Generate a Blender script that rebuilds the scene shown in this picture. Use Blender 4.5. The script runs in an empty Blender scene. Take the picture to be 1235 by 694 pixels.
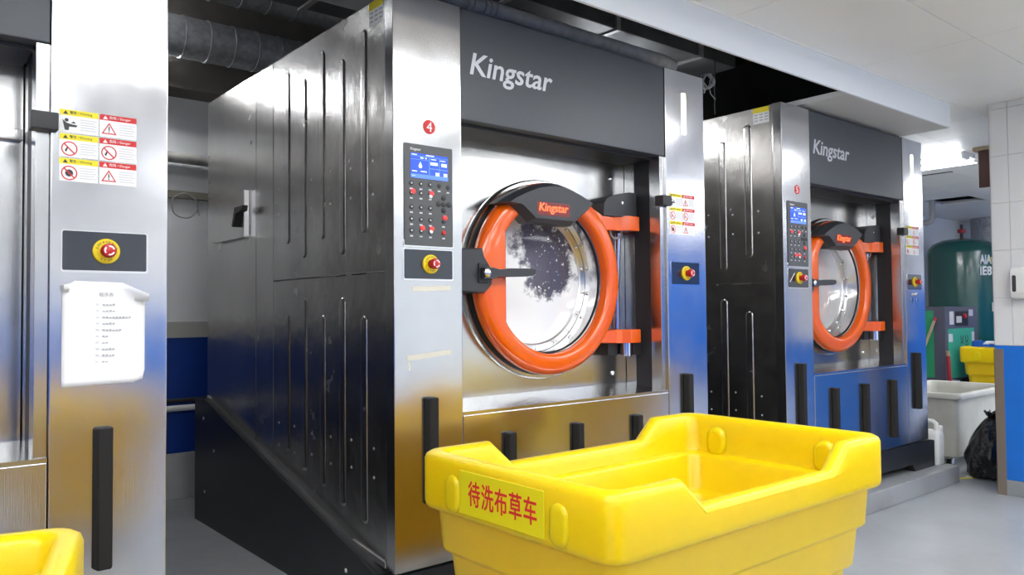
import bpy, bmesh, math, random
from mathutils import Matrix, Vector
from math import sin, cos, pi, radians, sqrt

sc = bpy.context.scene
COL = sc.collection
CZ = 1.22            # camera height above the floor

# ------------------------------------------------------------------ camera
yaw, pitch, roll = radians(39.608), radians(1.740), radians(-0.522)
FPX = 945.7
fw = Vector((sin(yaw), cos(yaw), 0)); rt = Vector((cos(yaw), -sin(yaw), 0)); up = Vector((0, 0, 1))
f2 = fw*cos(pitch) + up*sin(pitch); u2 = up*cos(pitch) - fw*sin(pitch)
r3 = rt*cos(roll) + u2*sin(roll); u3 = u2*cos(roll) - rt*sin(roll)
cam = bpy.data.cameras.new('camera'); cam.sensor_width = 36; cam.lens = FPX/1235*36
cam.clip_start = .02; cam.clip_end = 100
camo = bpy.data.objects.new('camera', cam); COL.objects.link(camo)
camo.matrix_world = Matrix(((r3.x, u3.x, -f2.x, 0), (r3.y, u3.y, -f2.y, 0), (r3.z, u3.z, -f2.z, CZ), (0, 0, 0, 1)))
sc.camera = camo

# ------------------------------------------------------------------ world (daylight outside the window), exposure
w = bpy.data.worlds.new('daylight'); sc.world = w; w.use_nodes = True
bg = w.node_tree.nodes['Background']; bg.inputs[0].default_value = (.86, .93, 1, 1); bg.inputs[1].default_value = 1.2
sc.view_settings.view_transform = 'Standard'; sc.view_settings.look = 'None'
sc.view_settings.gamma = 1; sc.view_settings.use_curve_mapping = False
sc.view_settings.exposure = 0.13
PANEL_LIGHT = 11.5
TUBE_LIGHT = 40.0

# ------------------------------------------------------------------ materials
MATS = {}
def mat(name, col=(.8, .8, .8), rough=.5, metal=0., emit=0., ecol=None, bump=None, noise=None, coat=0., grain=None, spec=.5, rvar=None):
    """bump=(scale,strength,distance)  noise=(scale,amount)  grain=((sx,sy,sz),strength)"""
    if name in MATS: return MATS[name]
    m = bpy.data.materials.new(name); m.use_nodes = True; MATS[name] = m
    nt = m.node_tree; N = nt.nodes; L = nt.links; p = N['Principled BSDF']
    p.inputs['Base Color'].default_value = (*col, 1); p.inputs['Roughness'].default_value = rough
    p.inputs['Metallic'].default_value = metal; p.inputs['Specular IOR Level'].default_value = spec
    if coat: p.inputs['Coat Weight'].default_value = coat; p.inputs['Coat Roughness'].default_value = .08
    if emit:
        p.inputs['Emission Color'].default_value = (*(ecol or col), 1); p.inputs['Emission Strength'].default_value = emit
    tc = N.new('ShaderNodeTexCoord')
    def nz(scale, detail=4, vec=None, rough_=.55):
        n = N.new('ShaderNodeTexNoise'); n.inputs['Scale'].default_value = scale; n.inputs['Detail'].default_value = detail
        n.inputs['Roughness'].default_value = rough_
        L.new(vec or tc.outputs['Object'], n.inputs['Vector']); return n
    if noise:
        n = nz(noise[0]); mx = N.new('ShaderNodeMix'); mx.data_type = 'RGBA'; mx.blend_type = 'MULTIPLY'
        mx.inputs[0].default_value = 1; mx.inputs[6].default_value = (*col, 1)
        r = N.new('ShaderNodeValToRGB'); a = 1-noise[1]; r.color_ramp.elements[0].color = (a, a, a, 1); r.color_ramp.elements[1].color = (1, 1, 1, 1)
        r.color_ramp.elements[0].position = .3; r.color_ramp.elements[1].position = .7
        L.new(n.outputs['Fac'], r.inputs[0]); L.new(r.outputs[0], mx.inputs[7]); L.new(mx.outputs[2], p.inputs['Base Color'])
    if rvar:
        n = nz(rvar[0]); mr = N.new('ShaderNodeMapRange'); mr.inputs[1].default_value = .3; mr.inputs[2].default_value = .7
        mr.inputs[3].default_value = rough; mr.inputs[4].default_value = rough+rvar[1]
        L.new(n.outputs['Fac'], mr.inputs[0]); L.new(mr.outputs[0], p.inputs['Roughness'])
    prev = None
    if bump:
        n = nz(bump[0], 3); b = N.new('ShaderNodeBump'); b.inputs['Strength'].default_value = bump[1]; b.inputs['Distance'].default_value = bump[2]
        L.new(n.outputs['Fac'], b.inputs['Height']); L.new(b.outputs[0], p.inputs['Normal']); prev = b
    if grain:
        mp = N.new('ShaderNodeMapping'); mp.inputs['Scale'].default_value = grain[0]; L.new(tc.outputs['Object'], mp.inputs[0])
        n = nz(1, 2, mp.outputs[0]); b = N.new('ShaderNodeBump'); b.inputs['Strength'].default_value = grain[1]; b.inputs['Distance'].default_value = .0006
        L.new(n.outputs['Fac'], b.inputs['Height']); L.new(b.outputs[0], p.inputs['Normal'])
        if prev: L.new(prev.outputs[0], b.inputs['Normal'])
    return m

STEEL = mat('brushed_steel', (.64, .64, .65), .15, 1, grain=((700, 700, 4), .14), bump=(2.2, .07, .02), noise=(6, .06), rvar=(9, .05))
SIDE = mat('mill_steel_side', (.56, .545, .53), .2, 1, grain=((500, 500, 5), .4), bump=(3.2, .3, .02), noise=(3, .14), rvar=(7, .08))
PANEL = mat('polished_steel', (.56, .56, .555), .17, 1, grain=((500, 500, 6), .1), bump=(2.5, .12, .02), rvar=(5, .05))
CHROME = mat('chrome', (.78, .78, .78), .12, 1)
ALU = mat('satin_aluminium', (.68, .68, .69), .35, 1)
HEADER = mat('anthracite_paint', (.045, .052, .065), .38, 0, noise=(60, .08))
BLACKP = mat('black_plastic', (.018, .018, .02), .45)
COVERP = mat('charcoal_plastic', (.032, .034, .04), .42)
BASEP = mat('black_painted_steel', (.016, .018, .022), .38, 0, noise=(8, .2))
RUBBER = mat('black_rubber', (.013, .012, .011), .6, spec=.3)
ORANGE = mat('orange_enamel', (.86, .12, .004), .22, 0, coat=.5, noise=(14, .07))
YEL = mat('yellow_polyethylene', (.9, .67, .003), .3, 0, noise=(7, .05), bump=(45, .05, .004))
def translucent(m, col, f):
    nt = m.node_tree; N = nt.nodes; L = nt.links; p = N['Principled BSDF']; out = N['Material Output']
    t = N.new('ShaderNodeBsdfTranslucent'); t.inputs[0].default_value = (*col, 1)
    x = N.new('ShaderNodeMixShader'); x.inputs[0].default_value = f
    L.new(p.outputs[0], x.inputs[1]); L.new(t.outputs[0], x.inputs[2]); L.new(x.outputs[0], out.inputs[0])
translucent(YEL, (.95, .7, .003), .15)
for _k, _v in (('Subsurface Weight', .5), ('Subsurface Radius', (1, .7, .06)), ('Subsurface Scale', .06)): YEL.node_tree.nodes['Principled BSDF'].inputs[_k].default_value = _v
YDISC = mat('yellow_plate', (.85, .62, .01), .4)
RED = mat('red_button', (.5, .012, .015), .35)
REDP = mat('red_print', (.62, .02, .02), .5)
WHITEP = mat('white_print', (.85, .85, .85), .5)
LISTP = mat('grey_list_print', (.42, .42, .43), .6)
GREYP = mat('grey_print', (.45, .45, .46), .5)
PALEP = mat('pale_print', (.62, .62, .64), .6)
DARKP = mat('dark_print', (.04, .04, .045), .5)
YELP = mat('yellow_print', (.85, .72, .01), .5)
LABELY = mat('lemon_label', (.76, .66, .006), .35)
LOGO = mat('silver_lettering', (.55, .57, .61), .4, .3)
CPANEL = mat('grey_control_face', (.075, .08, .085), .4)
CPANEL2 = mat('navy_glass_face', (.022, .028, .042), .12, coat=.6)
SCREEN = mat('lit_screen', (.01, .03, .3), .2, emit=1.2, ecol=(.03, .09, .75))
SCREENT = mat('lit_readout', (.5, .6, 1), .3, emit=.9, ecol=(.5, .65, 1))
SCREENB = mat('lit_readout_bar', (.1, .2, .8), .3, emit=.8, ecol=(.06, .18, .95))
LEDR = mat('red_indicator', (.7, .02, .02), .3, emit=.9, ecol=(1, .04, .04))
LOGOLIT = mat('lit_red_lettering', (.9, .1, .03), .3, emit=1.6, ecol=(1, .13, .03))
LIGHTBAR = mat('lit_status_bar', (.95, 1, .75), .4, emit=2.2, ecol=(1, 1, .72))
PAPER = mat('white_paper', (.86, .86, .87), .7)
TAPE = mat('masking_tape', (.62, .6, .52), .6)
WHITEPL = mat('white_plastic', (.78, .79, .78), .35)
OFFWH = mat('off_white_polyethylene', (.66, .65, .58), .42, noise=(5, .22))
GREEN = mat('green_tank_paint', (.006, .085, .07), .22, coat=.3)
GREENP = mat('green_panel_paint', (.03, .34, .14), .4)
GREENT = mat('teal_panel_paint', (.05, .42, .26), .4)
GREYC = mat('grey_cabinet_paint', (.1, .1, .135), .42)
BLUEPL = mat('blue_polyethylene', (.01, .12, .55), .35)
BAG = mat('black_polythene', (.008, .008, .009), .25, bump=(14, .9, .03))
GALV = mat('galvanised_steel', (.42, .43, .45), .36, .45, noise=(30, .35), rvar=(12, .2), bump=(10, .3, .01))
DUSTP = mat('dusty_pipe_lagging', (.5, .49, .46), .8, noise=(20, .3))
DARKST = mat('dark_steel', (.05, .05, .055), .5, .6)
WOOD = mat('pale_wood', (.5, .38, .23), .6, noise=(12, .2))
BROWN = mat('brown_stained_board', (.1, .045, .035), .5)
REDST = mat('red_lacquer', (.42, .015, .03), .4)
WIRE = mat('grey_wire', (.3, .3, .3), .5)
WTUBE = mat('lit_wall_tube', (1, 1, 1), .4, emit=95, ecol=(.96, .98, 1))
TUBE = mat('lit_tube', (1, 1, 1), .4, emit=TUBE_LIGHT, ecol=(.96, .98, 1))
LEDPANEL = mat('lit_panel', (1, 1, 1), .4, emit=PANEL_LIGHT, ecol=(.97, .985, 1))
CEIL = mat('white_ceiling_metal', (.88, .885, .875), .42, noise=(2, .03))
FASC = mat('white_fascia_metal', (.82, .86, .92), .4)
SOFF = mat('grey_soffit', (.6, .6, .6), .5)
CONC = mat('dark_concrete', (.14, .125, .11), .85, noise=(3, .4))
SLAB = mat('dark_slab', (.07, .068, .066), .9, noise=(3, .4))  # dark base tone mottled by noise
WALLW = mat('white_wall_paint', (.82, .83, .84), .6, noise=(3, .06))
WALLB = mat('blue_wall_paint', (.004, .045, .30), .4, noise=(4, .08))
COLB = mat('blue_column_paint', (.007, .17, .68), .4, noise=(6, .08))
TILE = mat('white_glazed_tile', (.76, .77, .78), .25)
GROUT = mat('grout', (.55, .55, .55), .8)
SKIRT = mat('grey_skirting', (.48, .48, .49), .6, noise=(9, .15))
FLOORG = mat('grey_skirting_paint', (.3, .32, .34), .5, noise=(9, .1))
GUARD = mat('brown_corner_guard', (.26, .21, .17), .4, .4)
FRAMEW = mat('white_window_frame', (.75, .76, .77), .4)

def floor_mat(name, c1, c2, rough):
    m = mat(name, c1, rough)
    nt = m.node_tree; N = nt.nodes; L = nt.links; p = N['Principled BSDF']
    tc = [n for n in N if n.type == 'TEX_COORD'][0]
    n1 = N.new('ShaderNodeTexNoise'); n1.inputs['Scale'].default_value = 1.3; n1.inputs['Detail'].default_value = 6; n1.inputs['Roughness'].default_value = .62
    n2 = N.new('ShaderNodeTexNoise'); n2.inputs['Scale'].default_value = 22; n2.inputs['Detail'].default_value = 3
    L.new(tc.outputs['Object'], n1.inputs[0]); L.new(tc.outputs['Object'], n2.inputs[0])
    r = N.new('ShaderNodeValToRGB'); r.color_ramp.elements[0].color = (*c2, 1); r.color_ramp.elements[1].color = (*c1, 1)
    r.color_ramp.elements[0].position = .36; r.color_ramp.elements[1].position = .6
    L.new(n1.outputs['Fac'], r.inputs[0])
    mx = N.new('ShaderNodeMix'); mx.data_type = 'RGBA'; mx.blend_type = 'MULTIPLY'; mx.inputs[0].default_value = .12
    L.new(r.outputs[0], mx.inputs[6]); L.new(n2.outputs['Color'], mx.inputs[7]); L.new(mx.outputs[2], p.inputs['Base Color'])
    b = N.new('ShaderNodeBump'); b.inputs['Strength'].default_value = .12; b.inputs['Distance'].default_value = .004
    L.new(n2.outputs['Fac'], b.inputs['Height']); L.new(b.outputs[0], p.inputs['Normal'])
    return m
FLOOR = floor_mat('grey_epoxy_floor', (.42, .44, .465), (.34, .355, .375), .3)
PAD = floor_mat('grey_epoxy_pad', (.36, .375, .395), (.25, .255, .26), .42)

def glass_mat():
    m = bpy.data.materials.new('soapy_door_glass'); m.use_nodes = True
    nt = m.node_tree; N = nt.nodes; L = nt.links
    p = N['Principled BSDF']; out = N['Material Output']
    p.inputs['Base Color'].default_value = (.84, .86, .87, 1); p.inputs['Roughness'].default_value = .12  # white base paints the bright reflection; the dark patch is splashed clear glass
    p.inputs['Coat Weight'].default_value = .6; p.inputs['Coat Roughness'].default_value = .03
    g = N.new('ShaderNodeBsdfPrincipled'); g.inputs['Base Color'].default_value = (.36, .35, .46, 1)
    g.inputs['Roughness'].default_value = .03; g.inputs['Transmission Weight'].default_value = .75; g.inputs['IOR'].default_value = 1.25
    tc = N.new('ShaderNodeTexCoord')
    mp = N.new('ShaderNodeMapping'); mp.vector_type = 'TEXTURE'
    mp.inputs['Location'].default_value = (.985, .08, 1.342); mp.inputs['Scale'].default_value = (.2, 1, .19)
    L.new(tc.outputs['Object'], mp.inputs[0])
    ln = N.new('ShaderNodeVectorMath'); ln.operation = 'LENGTH'
    sx = N.new('ShaderNodeSeparateXYZ'); cx = N.new('ShaderNodeCombineXYZ'); L.new(mp.outputs[0], sx.inputs[0])
    L.new(sx.outputs[0], cx.inputs[0]); L.new(sx.outputs[2], cx.inputs[1]); L.new(cx.outputs[0], ln.inputs[0])
    n = N.new('ShaderNodeTexNoise'); n.inputs['Scale'].default_value = 9; n.inputs['Detail'].default_value = 7; n.inputs['Roughness'].default_value = .65
    L.new(tc.outputs['Object'], n.inputs[0])
    n2 = N.new('ShaderNodeTexNoise'); n2.inputs['Scale'].default_value = 55; n2.inputs['Detail'].default_value = 4; L.new(tc.outputs['Object'], n2.inputs[0])
    a = N.new('ShaderNodeMath'); a.operation = 'MULTIPLY_ADD'; a.inputs[1].default_value = 2.6; a.inputs[2].default_value = -1.25; L.new(n.outputs['Fac'], a.inputs[0])
    s = N.new('ShaderNodeMath'); s.operation = 'ADD'; L.new(a.outputs[0], s.inputs[0]); L.new(ln.outputs['Value'], s.inputs[1])
    r = N.new('ShaderNodeMapRange'); r.inputs[1].default_value = .82; r.inputs[2].default_value = 1.1; L.new(s.outputs[0], r.inputs[0])
    d = N.new('ShaderNodeMapRange'); d.inputs[1].default_value = .62; d.inputs[2].default_value = .68; L.new(n2.outputs['Fac'], d.inputs[0])
    mxm = N.new('ShaderNodeMath'); mxm.operation = 'MAXIMUM'; L.new(r.outputs[0], mxm.inputs[0]); L.new(d.outputs[0], mxm.inputs[1])
    ms = N.new('ShaderNodeMixShader'); L.new(mxm.outputs[0], ms.inputs[0]); L.new(g.outputs[0], ms.inputs[1]); L.new(p.outputs[0], ms.inputs[2])
    L.new(ms.outputs[0], out.inputs[0])
    return m
GLASS = glass_mat()
WGLASS = mat('window_glass', (1, 1, 1), .02); WGLASS.node_tree.nodes['Principled BSDF'].inputs['Transmission Weight'].default_value = 1
WGLASS.node_tree.nodes['Principled BSDF'].inputs['IOR'].default_value = 1.02

# ------------------------------------------------------------------ mesh helpers
class MB:
    def __init__(s, dz=0., tf=None): s.bm = bmesh.new(); s.dz = dz; s.hb = False; s.tf = tf
    def _merge(s, b, bev=0, seg=2):
        if bev:
            s.hb = True
            bmesh.ops.bevel(b, geom=list(b.edges), offset=bev, segments=seg, profile=.5, affect='EDGES', clamp_overlap=True)
        bmesh.ops.recalc_face_normals(b, faces=list(b.faces))
        me = bpy.data.meshes.new('tmp'); b.to_mesh(me); b.free(); s.bm.from_mesh(me); bpy.data.meshes.remove(me); return s
    def box(s, x0, y0, z0, x1, y1, z1, bev=0, seg=2):
        b = bmesh.new(); bmesh.ops.create_cube(b, size=1)
        for v in b.verts: v.co = ((x0+x1)/2+v.co.x*(x1-x0), (y0+y1)/2+v.co.y*(y1-y0), (z0+z1)/2+v.co.z*(z1-z0))
        return s._merge(b, bev, seg)
    def prism(s, pts, axis, a, c, bev=0, seg=2):
        def P(p, h): return {'x': (h, p[0], p[1]), 'y': (p[0], h, p[1]), 'z': (p[0], p[1], h)}[axis]
        b = bmesh.new(); va = [b.verts.new(P(p, a)) for p in pts]; vc = [b.verts.new(P(p, c)) for p in pts]; n = len(pts)
        b.faces.new(va); b.faces.new(vc[::-1])
        for i in range(n): b.faces.new((va[i], vc[i], vc[(i+1) % n], va[(i+1) % n]))
        return s._merge(b, bev, seg)
    def loft(s, loops, cap0=True, cap1=True, closed=True):
        b = bmesh.new(); vs = [[b.verts.new(p) for p in l] for l in loops]; n = len(loops[0])
        for l0, l1 in zip(vs, vs[1:]):
            for i in range(n if closed else n-1):
                j = (i+1) % n; b.faces.new((l0[i], l0[j], l1[j], l1[i]))
        if cap0: b.faces.new(vs[0])
        if cap1: b.faces.new(vs[-1][::-1])
        return s._merge(b)
    def lathe(s, prof, c, axis='z', n=32, cap=False):
        loops = []
        for r, h in prof:
            l = []
            for i in range(n):
                a = 2*pi*i/n; p = (r*cos(a), r*sin(a))
                l.append({'z': (c[0]+p[0], c[1]+p[1], c[2]+h), 'y': (c[0]+p[0], c[1]+h, c[2]+p[1]), 'x': (c[0]+h, c[1]+p[0], c[2]+p[1])}[axis])
            loops.append(l)
        return s.loft(loops, cap, cap)
    def tube(s, path, r, n=8, cap=True):
        path = [Vector(p) for p in path]; loops = []; pu = None
        for i, p in enumerate(path):
            t = (path[min(i+1, len(path)-1)]-path[max(i-1, 0)]).normalized()
            if pu is None:
                pu = t.cross(Vector((0, 0, 1)) if abs(t.z) < .9 else Vector((1, 0, 0))).normalized()
            pu = (pu - t*pu.dot(t)).normalized(); q = t.cross(pu)
            rr = r[i] if isinstance(r, (list, tuple)) else r
            loops.append([p+pu*rr*cos(2*pi*k/n)+q*rr*sin(2*pi*k/n) for k in range(n)])
        return s.loft(loops, cap, cap)
    def add(s, me, M):
        b = bmesh.new(); b.from_mesh(me); bmesh.ops.transform(b, matrix=M, verts=list(b.verts))
        me2 = bpy.data.meshes.new('tmp'); b.to_mesh(me2); b.free(); s.bm.from_mesh(me2); bpy.data.meshes.remove(me2); return s
    def build(s, name, m, parent=None, ang=35, smooth=True):
        me = bpy.data.meshes.new(name)
        if s.tf:
            k, ox, oy = s.tf
            for v in s.bm.verts: v.co = (v.co.x*k+ox, v.co.y*k+oy, v.co.z*k)
        if s.dz: bmesh.ops.translate(s.bm, verts=list(s.bm.verts), vec=(0, 0, s.dz))
        s.bm.to_mesh(me); s.bm.free(); me.materials.append(m)
        if smooth:
            me.polygons.foreach_set('use_smooth', [True]*len(me.polygons)); me.set_sharp_from_angle(angle=radians(ang))
        o = bpy.data.objects.new(name, me); COL.objects.link(o)
        if s.hb and smooth:      # keep the large faces flat next to their rounded edges
            wn = o.modifiers.new('weighted_normals', 'WEIGHTED_NORMAL'); wn.weight = 100; wn.keep_sharp = True
        if parent: o.parent = parent
        return o

def rrect(x0, z0, x1, z1, r, n=5):
    pts = []
    for cx, cz, a0 in ((x1-r, z1-r, 0), (x0+r, z1-r, 90), (x0+r, z0+r, 180), (x1-r, z0+r, 270)):
        for i in range(n+1):
            a = radians(a0+90*i/n); pts.append((cx+r*cos(a), cz+r*sin(a)))
    return pts
def circ(cx, cz, r, n=24): return [(cx+r*cos(2*pi*i/n), cz+r*sin(2*pi*i/n)) for i in range(n)]

def tag(o, label=None, cat=None, group=None, kind=None):
    for k, v in (('label', label), ('category', cat), ('group', group), ('kind', kind)):
        if v: o[k] = v
    return o
def empty(name, loc=(0, 0, 0)):
    o = bpy.data.objects.new(name, None); o.location = loc; o.empty_display_size = .1; COL.objects.link(o); return o
def copy_tree(o, parent=None):
    c = o.copy(); COL.objects.link(c); c.parent = parent
    for ch in list(o.children): copy_tree(ch, c)
    return c

_tc = {}
def text_mesh(body, shear=0, bold=0., sp=1.):
    k = (body, shear, bold, sp)
    if k in _tc: return _tc[k]
    c = bpy.data.curves.new('lettering', 'FONT'); c.body = body; c.shear = shear; c.offset = bold; c.space_character = sp
    c.resolution_u = 3; c.extrude = .01
    o = bpy.data.objects.new('lettering', c); COL.objects.link(o); bpy.context.view_layer.update()
    me = bpy.data.meshes.new_from_object(o.evaluated_get(bpy.context.evaluated_depsgraph_get()))
    bpy.data.objects.remove(o); bpy.data.curves.remove(c)
    xs = [v.co.x for v in me.vertices]; ys = [v.co.y for v in me.vertices]
    _tc[k] = (me, min(xs), max(xs), min(ys), max(ys)); return _tc[k]
def text_on(mb, body, origin, xdir, ydir, width=None, height=None, depth=.0012, **kw):
    """fit the lettering into width (and height); origin = lower-left corner of its box"""
    me, x0, x1, y0, y1 = text_mesh(body, **kw)
    s = width/(x1-x0) if width else height/(y1-y0)
    sy = height/(y1-y0) if (height and width) else s
    X = Vector(xdir); Y = Vector(ydir); Zn = X.cross(Y)
    M = Matrix.Translation(Vector(origin)) @ Matrix((( X.x, Y.x, Zn.x, 0), (X.y, Y.y, Zn.y, 0), (X.z, Y.z, Zn.z, 0), (0, 0, 0, 1))) \
        @ Matrix.Diagonal((s, sy, depth/.02, 1)) @ Matrix.Translation((-x0, -y0, 0))
    return mb.add(me, M)
FX, FZ = (1, 0, 0), (0, 0, 1)      # lettering that faces the aisle (-Y)
SX = (0, -1, 0)                    # lettering that faces -X

# ------------------------------------------------------------------ the room
XW0, XW1, YW0, YW1 = -4.0, 14.0, -3.6, 4.93
ZC = 1.34+CZ                # suspended ceiling
def struct(o, label): return tag(o, label, kind='structure')
struct(MB().box(XW0, YW0, -.1, XW1, YW1, 0).build('floor', FLOOR), 'grey epoxy painted concrete floor')
struct(MB().box(XW0, 2.255, 0, 5.9, YW1, .12, .008).build('trim_1', PAD), 'low grey painted concrete plinth under the washing machines')

# back wall: white paint above, blue dado, grey skirting
wb = MB().box(XW0, YW1, 0, XW1, YW1+.12, 3.2).build('wall_back', WALLW)
struct(wb, 'back wall painted pale grey over a dark blue dado')
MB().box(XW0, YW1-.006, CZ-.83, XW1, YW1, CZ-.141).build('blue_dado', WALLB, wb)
MB().box(XW0, YW1-.01, CZ-.141, XW1, YW1, CZ-.045).build('dado_band', mat('warm_grey_paint', (.5, .5, .46), .6, noise=(6, .1)), wb)
MB().box(XW0, YW1-.22, CZ+1.318, 5.3, YW1, 3.2).build('concrete_beam', CONC, wb)
struct(MB().box(XW0, YW1-.03, .12, 5.9, YW1, CZ-.83, .004).build('baseboard_back', SKIRT), 'grey painted skirting along the back wall')
# side and opposite walls
wl = struct(MB().box(XW0-.12, YW0, 0, XW0, YW1, 3.2).build('wall_left', WALLW), 'white end wall at the left')
wr = struct(MB().box(XW1, YW0, 0, XW1+.12, YW1, 3.2).build('wall_right', WALLW), 'white end wall at the far right')
for wll, xx in ((wl, XW0), (wr, XW1)):
    MB().box(xx-.006, YW0, 0, xx+.006, 2.5, CZ+.35).build('blue_dado', COLB, wll)
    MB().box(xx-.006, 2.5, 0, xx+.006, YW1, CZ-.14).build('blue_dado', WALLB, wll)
WX0, WX1, WZ0, WZ1 = 4.3, 8.0, .25, 2.4
wf = MB()
wf.box(XW0, YW0-.12, 0, WX0, YW0, 3.2).box(WX1, YW0-.12, 0, XW1, YW0, 3.2).box(WX0, YW0-.12, 0, WX1, YW0, WZ0).box(WX0, YW0-.12, WZ1, WX1, YW0, 3.2)
wf = struct(wf.build('wall_front', WALLW), 'white wall with blue dado and a wide window behind the viewer')
MB().box(XW0, YW0, .1, WX0-.1, YW0+.006, CZ).box(WX1+.1, YW0, .1, XW1, YW0+.006, CZ).box(WX0-.1, YW0, .1, WX1+.1, YW0+.006, WZ0-.06).build('blue_dado', COLB, wf)
win = MB()
for x in (WX0, (2*WX0+WX1)/3, (WX0+2*WX1)/3, WX1): win.box(x-.03, YW0-.08, WZ0, x+.03, YW0-.02, WZ1, .004)
for z in (WZ0, WZ1): win.box(WX0, YW0-.08, z-.03, WX1, YW0-.02, z+.03, .004)
win = struct(win.build('window_1', FRAMEW), 'wide white framed window behind the viewer')
for i in range(3):
    a = WX0+(WX1-WX0)*i/3
    MB().box(a+.03, YW0-.052, WZ0+.03, a+(WX1-WX0)/3-.03, YW0-.048, WZ1-.03).build('pane', WGLASS, win)
# unseen blue sliding door, added so the steel mirrors blue
bd = MB().box(8.4, YW0, .02, 12.8, YW0+.04, 2.5, .004).build('added_door_1', COLB)
struct(bd, 'tall blue sliding door added behind the viewer for blue reflections')
for i in range(4): MB().box(8.45+i*1.09, YW0+.04, .1, 8.5+i*1.09+.98, YW0+.055, 2.42, .006).build('door_panel', COLB, bd)

# ceilings
struct(MB().box(XW0, YW0, 3.2, XW1, YW1+.12, 3.3).build('ceiling_upper', SLAB), 'dark concrete slab above the suspended ceiling')
HX0, HX1, HY0, HY1 = 10.25, 10.85, 3.735, 4.285
cb = MB().box(XW0, YW0, ZC+.016, XW1, 2.085, ZC+.04)
cb.box(5.45, 2.085, ZC+.016, HX0, YW1, ZC+.04).box(HX1, 2.085, ZC+.016, XW1, YW1, ZC+.04)
cb.box(HX0, 2.085, ZC+.016, HX1, HY0, ZC+.04).box(HX0, HY1, ZC+.016, HX1, YW1, ZC+.04)
cl = struct(cb.build('ceiling', SOFF), 'white suspended metal panel ceiling')
def panel_proto(wd, dp):
    return MB().box(.0018, .0018, 0, wd-.0018, dp-.0018, .014, .0012, 1).build('panel', CEIL, cl)
def panels(x0, y0, nx, ny, wd, dp, skip=()):
    p = None
    for i in range(nx):
        for j in range(ny):
            if (i, j) in skip: continue
            if p is None: p = o = panel_proto(wd, dp)
            else: o = p.copy(); COL.objects.link(o)
            o.location = (x0+i*wd, y0+j*dp, ZC)
panels(XW0-.15+.0, -3.3, 15, 8, 1.2, .6)          # seams fall on x = 3.85 and y = 1.5
panels(XW0-.15+.0, 1.5, 15, 1, 1.2, .585)
panels(XW0-.15+.0, -3.6, 15, 1, 1.2, .3)
panels(5.45, 2.085, 14, 4, .6, .55, skip=((8, 3),))
panels(5.45, 4.285, 14, 1, .6, .64, skip=())
# fascia that edges the ceiling over the machines, and the closed soffit at its end
fa = MB().box(XW0, 2.085, CZ+1.17, 5.45, 2.10, ZC+.04, .003).build('trim_2', FASC)
struct(fa, 'white metal fascia along the edge of the suspended ceiling')
MB().box(XW0, 2.078, ZC-.012, 5.45, 2.085, ZC, .001).build('edge_bead', CEIL, fa)
struct(MB().box(4.126, 2.10, CZ+1.17, 5.45, YW1-.2, CZ+1.2, .003).build('trim_3', SOFF), 'grey boxed soffit beside the ceiling fascia')
struct(MB().box(5.44, 2.10, CZ+1.2, 5.45, YW1, ZC+.04).build('trim_4', SOFF), 'narrow upstand closing the end of the soffit')
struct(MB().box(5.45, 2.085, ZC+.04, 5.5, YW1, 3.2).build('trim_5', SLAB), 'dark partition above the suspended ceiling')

# column with blue dado, glazed tiles and brown corner guard
CX0, CX1, CY0, CY1 = 5.72, 6.3, 1.3, 1.955
co = MB().box(CX0+.008, CY0, 0, CX1, CY1-.004, ZC+.01).build('wall_column', GROUT)
struct(co, 'square column tiled white over a bright blue painted dado')
MB().box(CX0, CY0, .1, CX1, CY1, CZ-.253, .002, 1).build('blue_dado', COLB, co)
MB().box(CX0-.002, CY0, 0, CX1, CY1+.002, .1, .002, 1).build('skirting', FLOORG, co)
ty = [CY1, 1.845, 1.545, CY0]; tz = [CZ-.251+.31*i for i in range(6)]
for a, b in zip(ty, ty[1:]):
    for z0, z1 in zip(tz, tz[1:]+[ZC]):
        MB().box(CX0, b+.0008, z0+.0008, CX0+.009, a-.0008, min(z1, ZC)-.0008, .0008, 1).build('tile', TILE, co)
MB().box(CX0, CY1-.004, CZ-.251, CX1, CY1, ZC).build('render_face', TILE, co)
MB().box(CX0-.004, CY1-.052, 0, CX0+.0, CY1+.004, CZ-.275, .001, 1).box(CX0-.004, CY1, 0, CX0+.05, CY1+.004, CZ-.275, .001, 1).build('corner_guard', GUARD, co)

# ------------------------------------------------------------------ room lamps
def led_panel(x, y):
    t = empty('ceiling_light', (x, y, ZC))
    MB().box(-.6, -.3, -.03, .6, -.29, 0).box(-.6, .29, -.03, .6, .3, 0).box(-.6, -.29, -.03, -.59, .29, 0).box(.59, -.29, -.03, .6, .29, 0).build('frame', ALU, t)
    MB().box(-.59, -.29, -.026, .59, .29, -.018).build('diffuser', LEDPANEL, t)
    return t
for j, (y, nm) in enumerate(((.8, 'row nearest the machines'), (-.9, 'middle row'), (-2.6, 'row towards the window wall'))):
    for i in range(8 if j == 0 else 7):
        x = -2.6+i*1.65 if j == 0 else -2.2+i*2.4
        if j == 0 and i > 4: x += 1.0
        nth = ('first', 'second', 'third', 'fourth', 'fifth', 'sixth', 'seventh', 'eighth')[i]
        tag(led_panel(x, y), '%s ceiling light panel in the %s' % (nth, nm), 'ceiling light', 'ceiling lights, '+nm)
t = empty('twin_tube_light', (7.43, 3.3, ZC))
MB().box(-.06, -.62, -.035, .06, .62, 0, .006).build('housing', WHITEPL, t)
for s in (-1, 1):
    MB().tube([(s*.165, -.6, -.045), (s*.165, .6, -.045)], .017, 12).build('tube', TUBE, t)
    for ya, yb in ((-.63, -.6), (.6, .63)): MB().box(min(s*.06, s*.18), ya, -.06, max(s*.06, s*.18), yb, 0, .004).build('lamp_holder', WHITEPL, t)
tag(t, 'bright twin tube light on the far ceiling beyond the machines', 'ceiling light')
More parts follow.
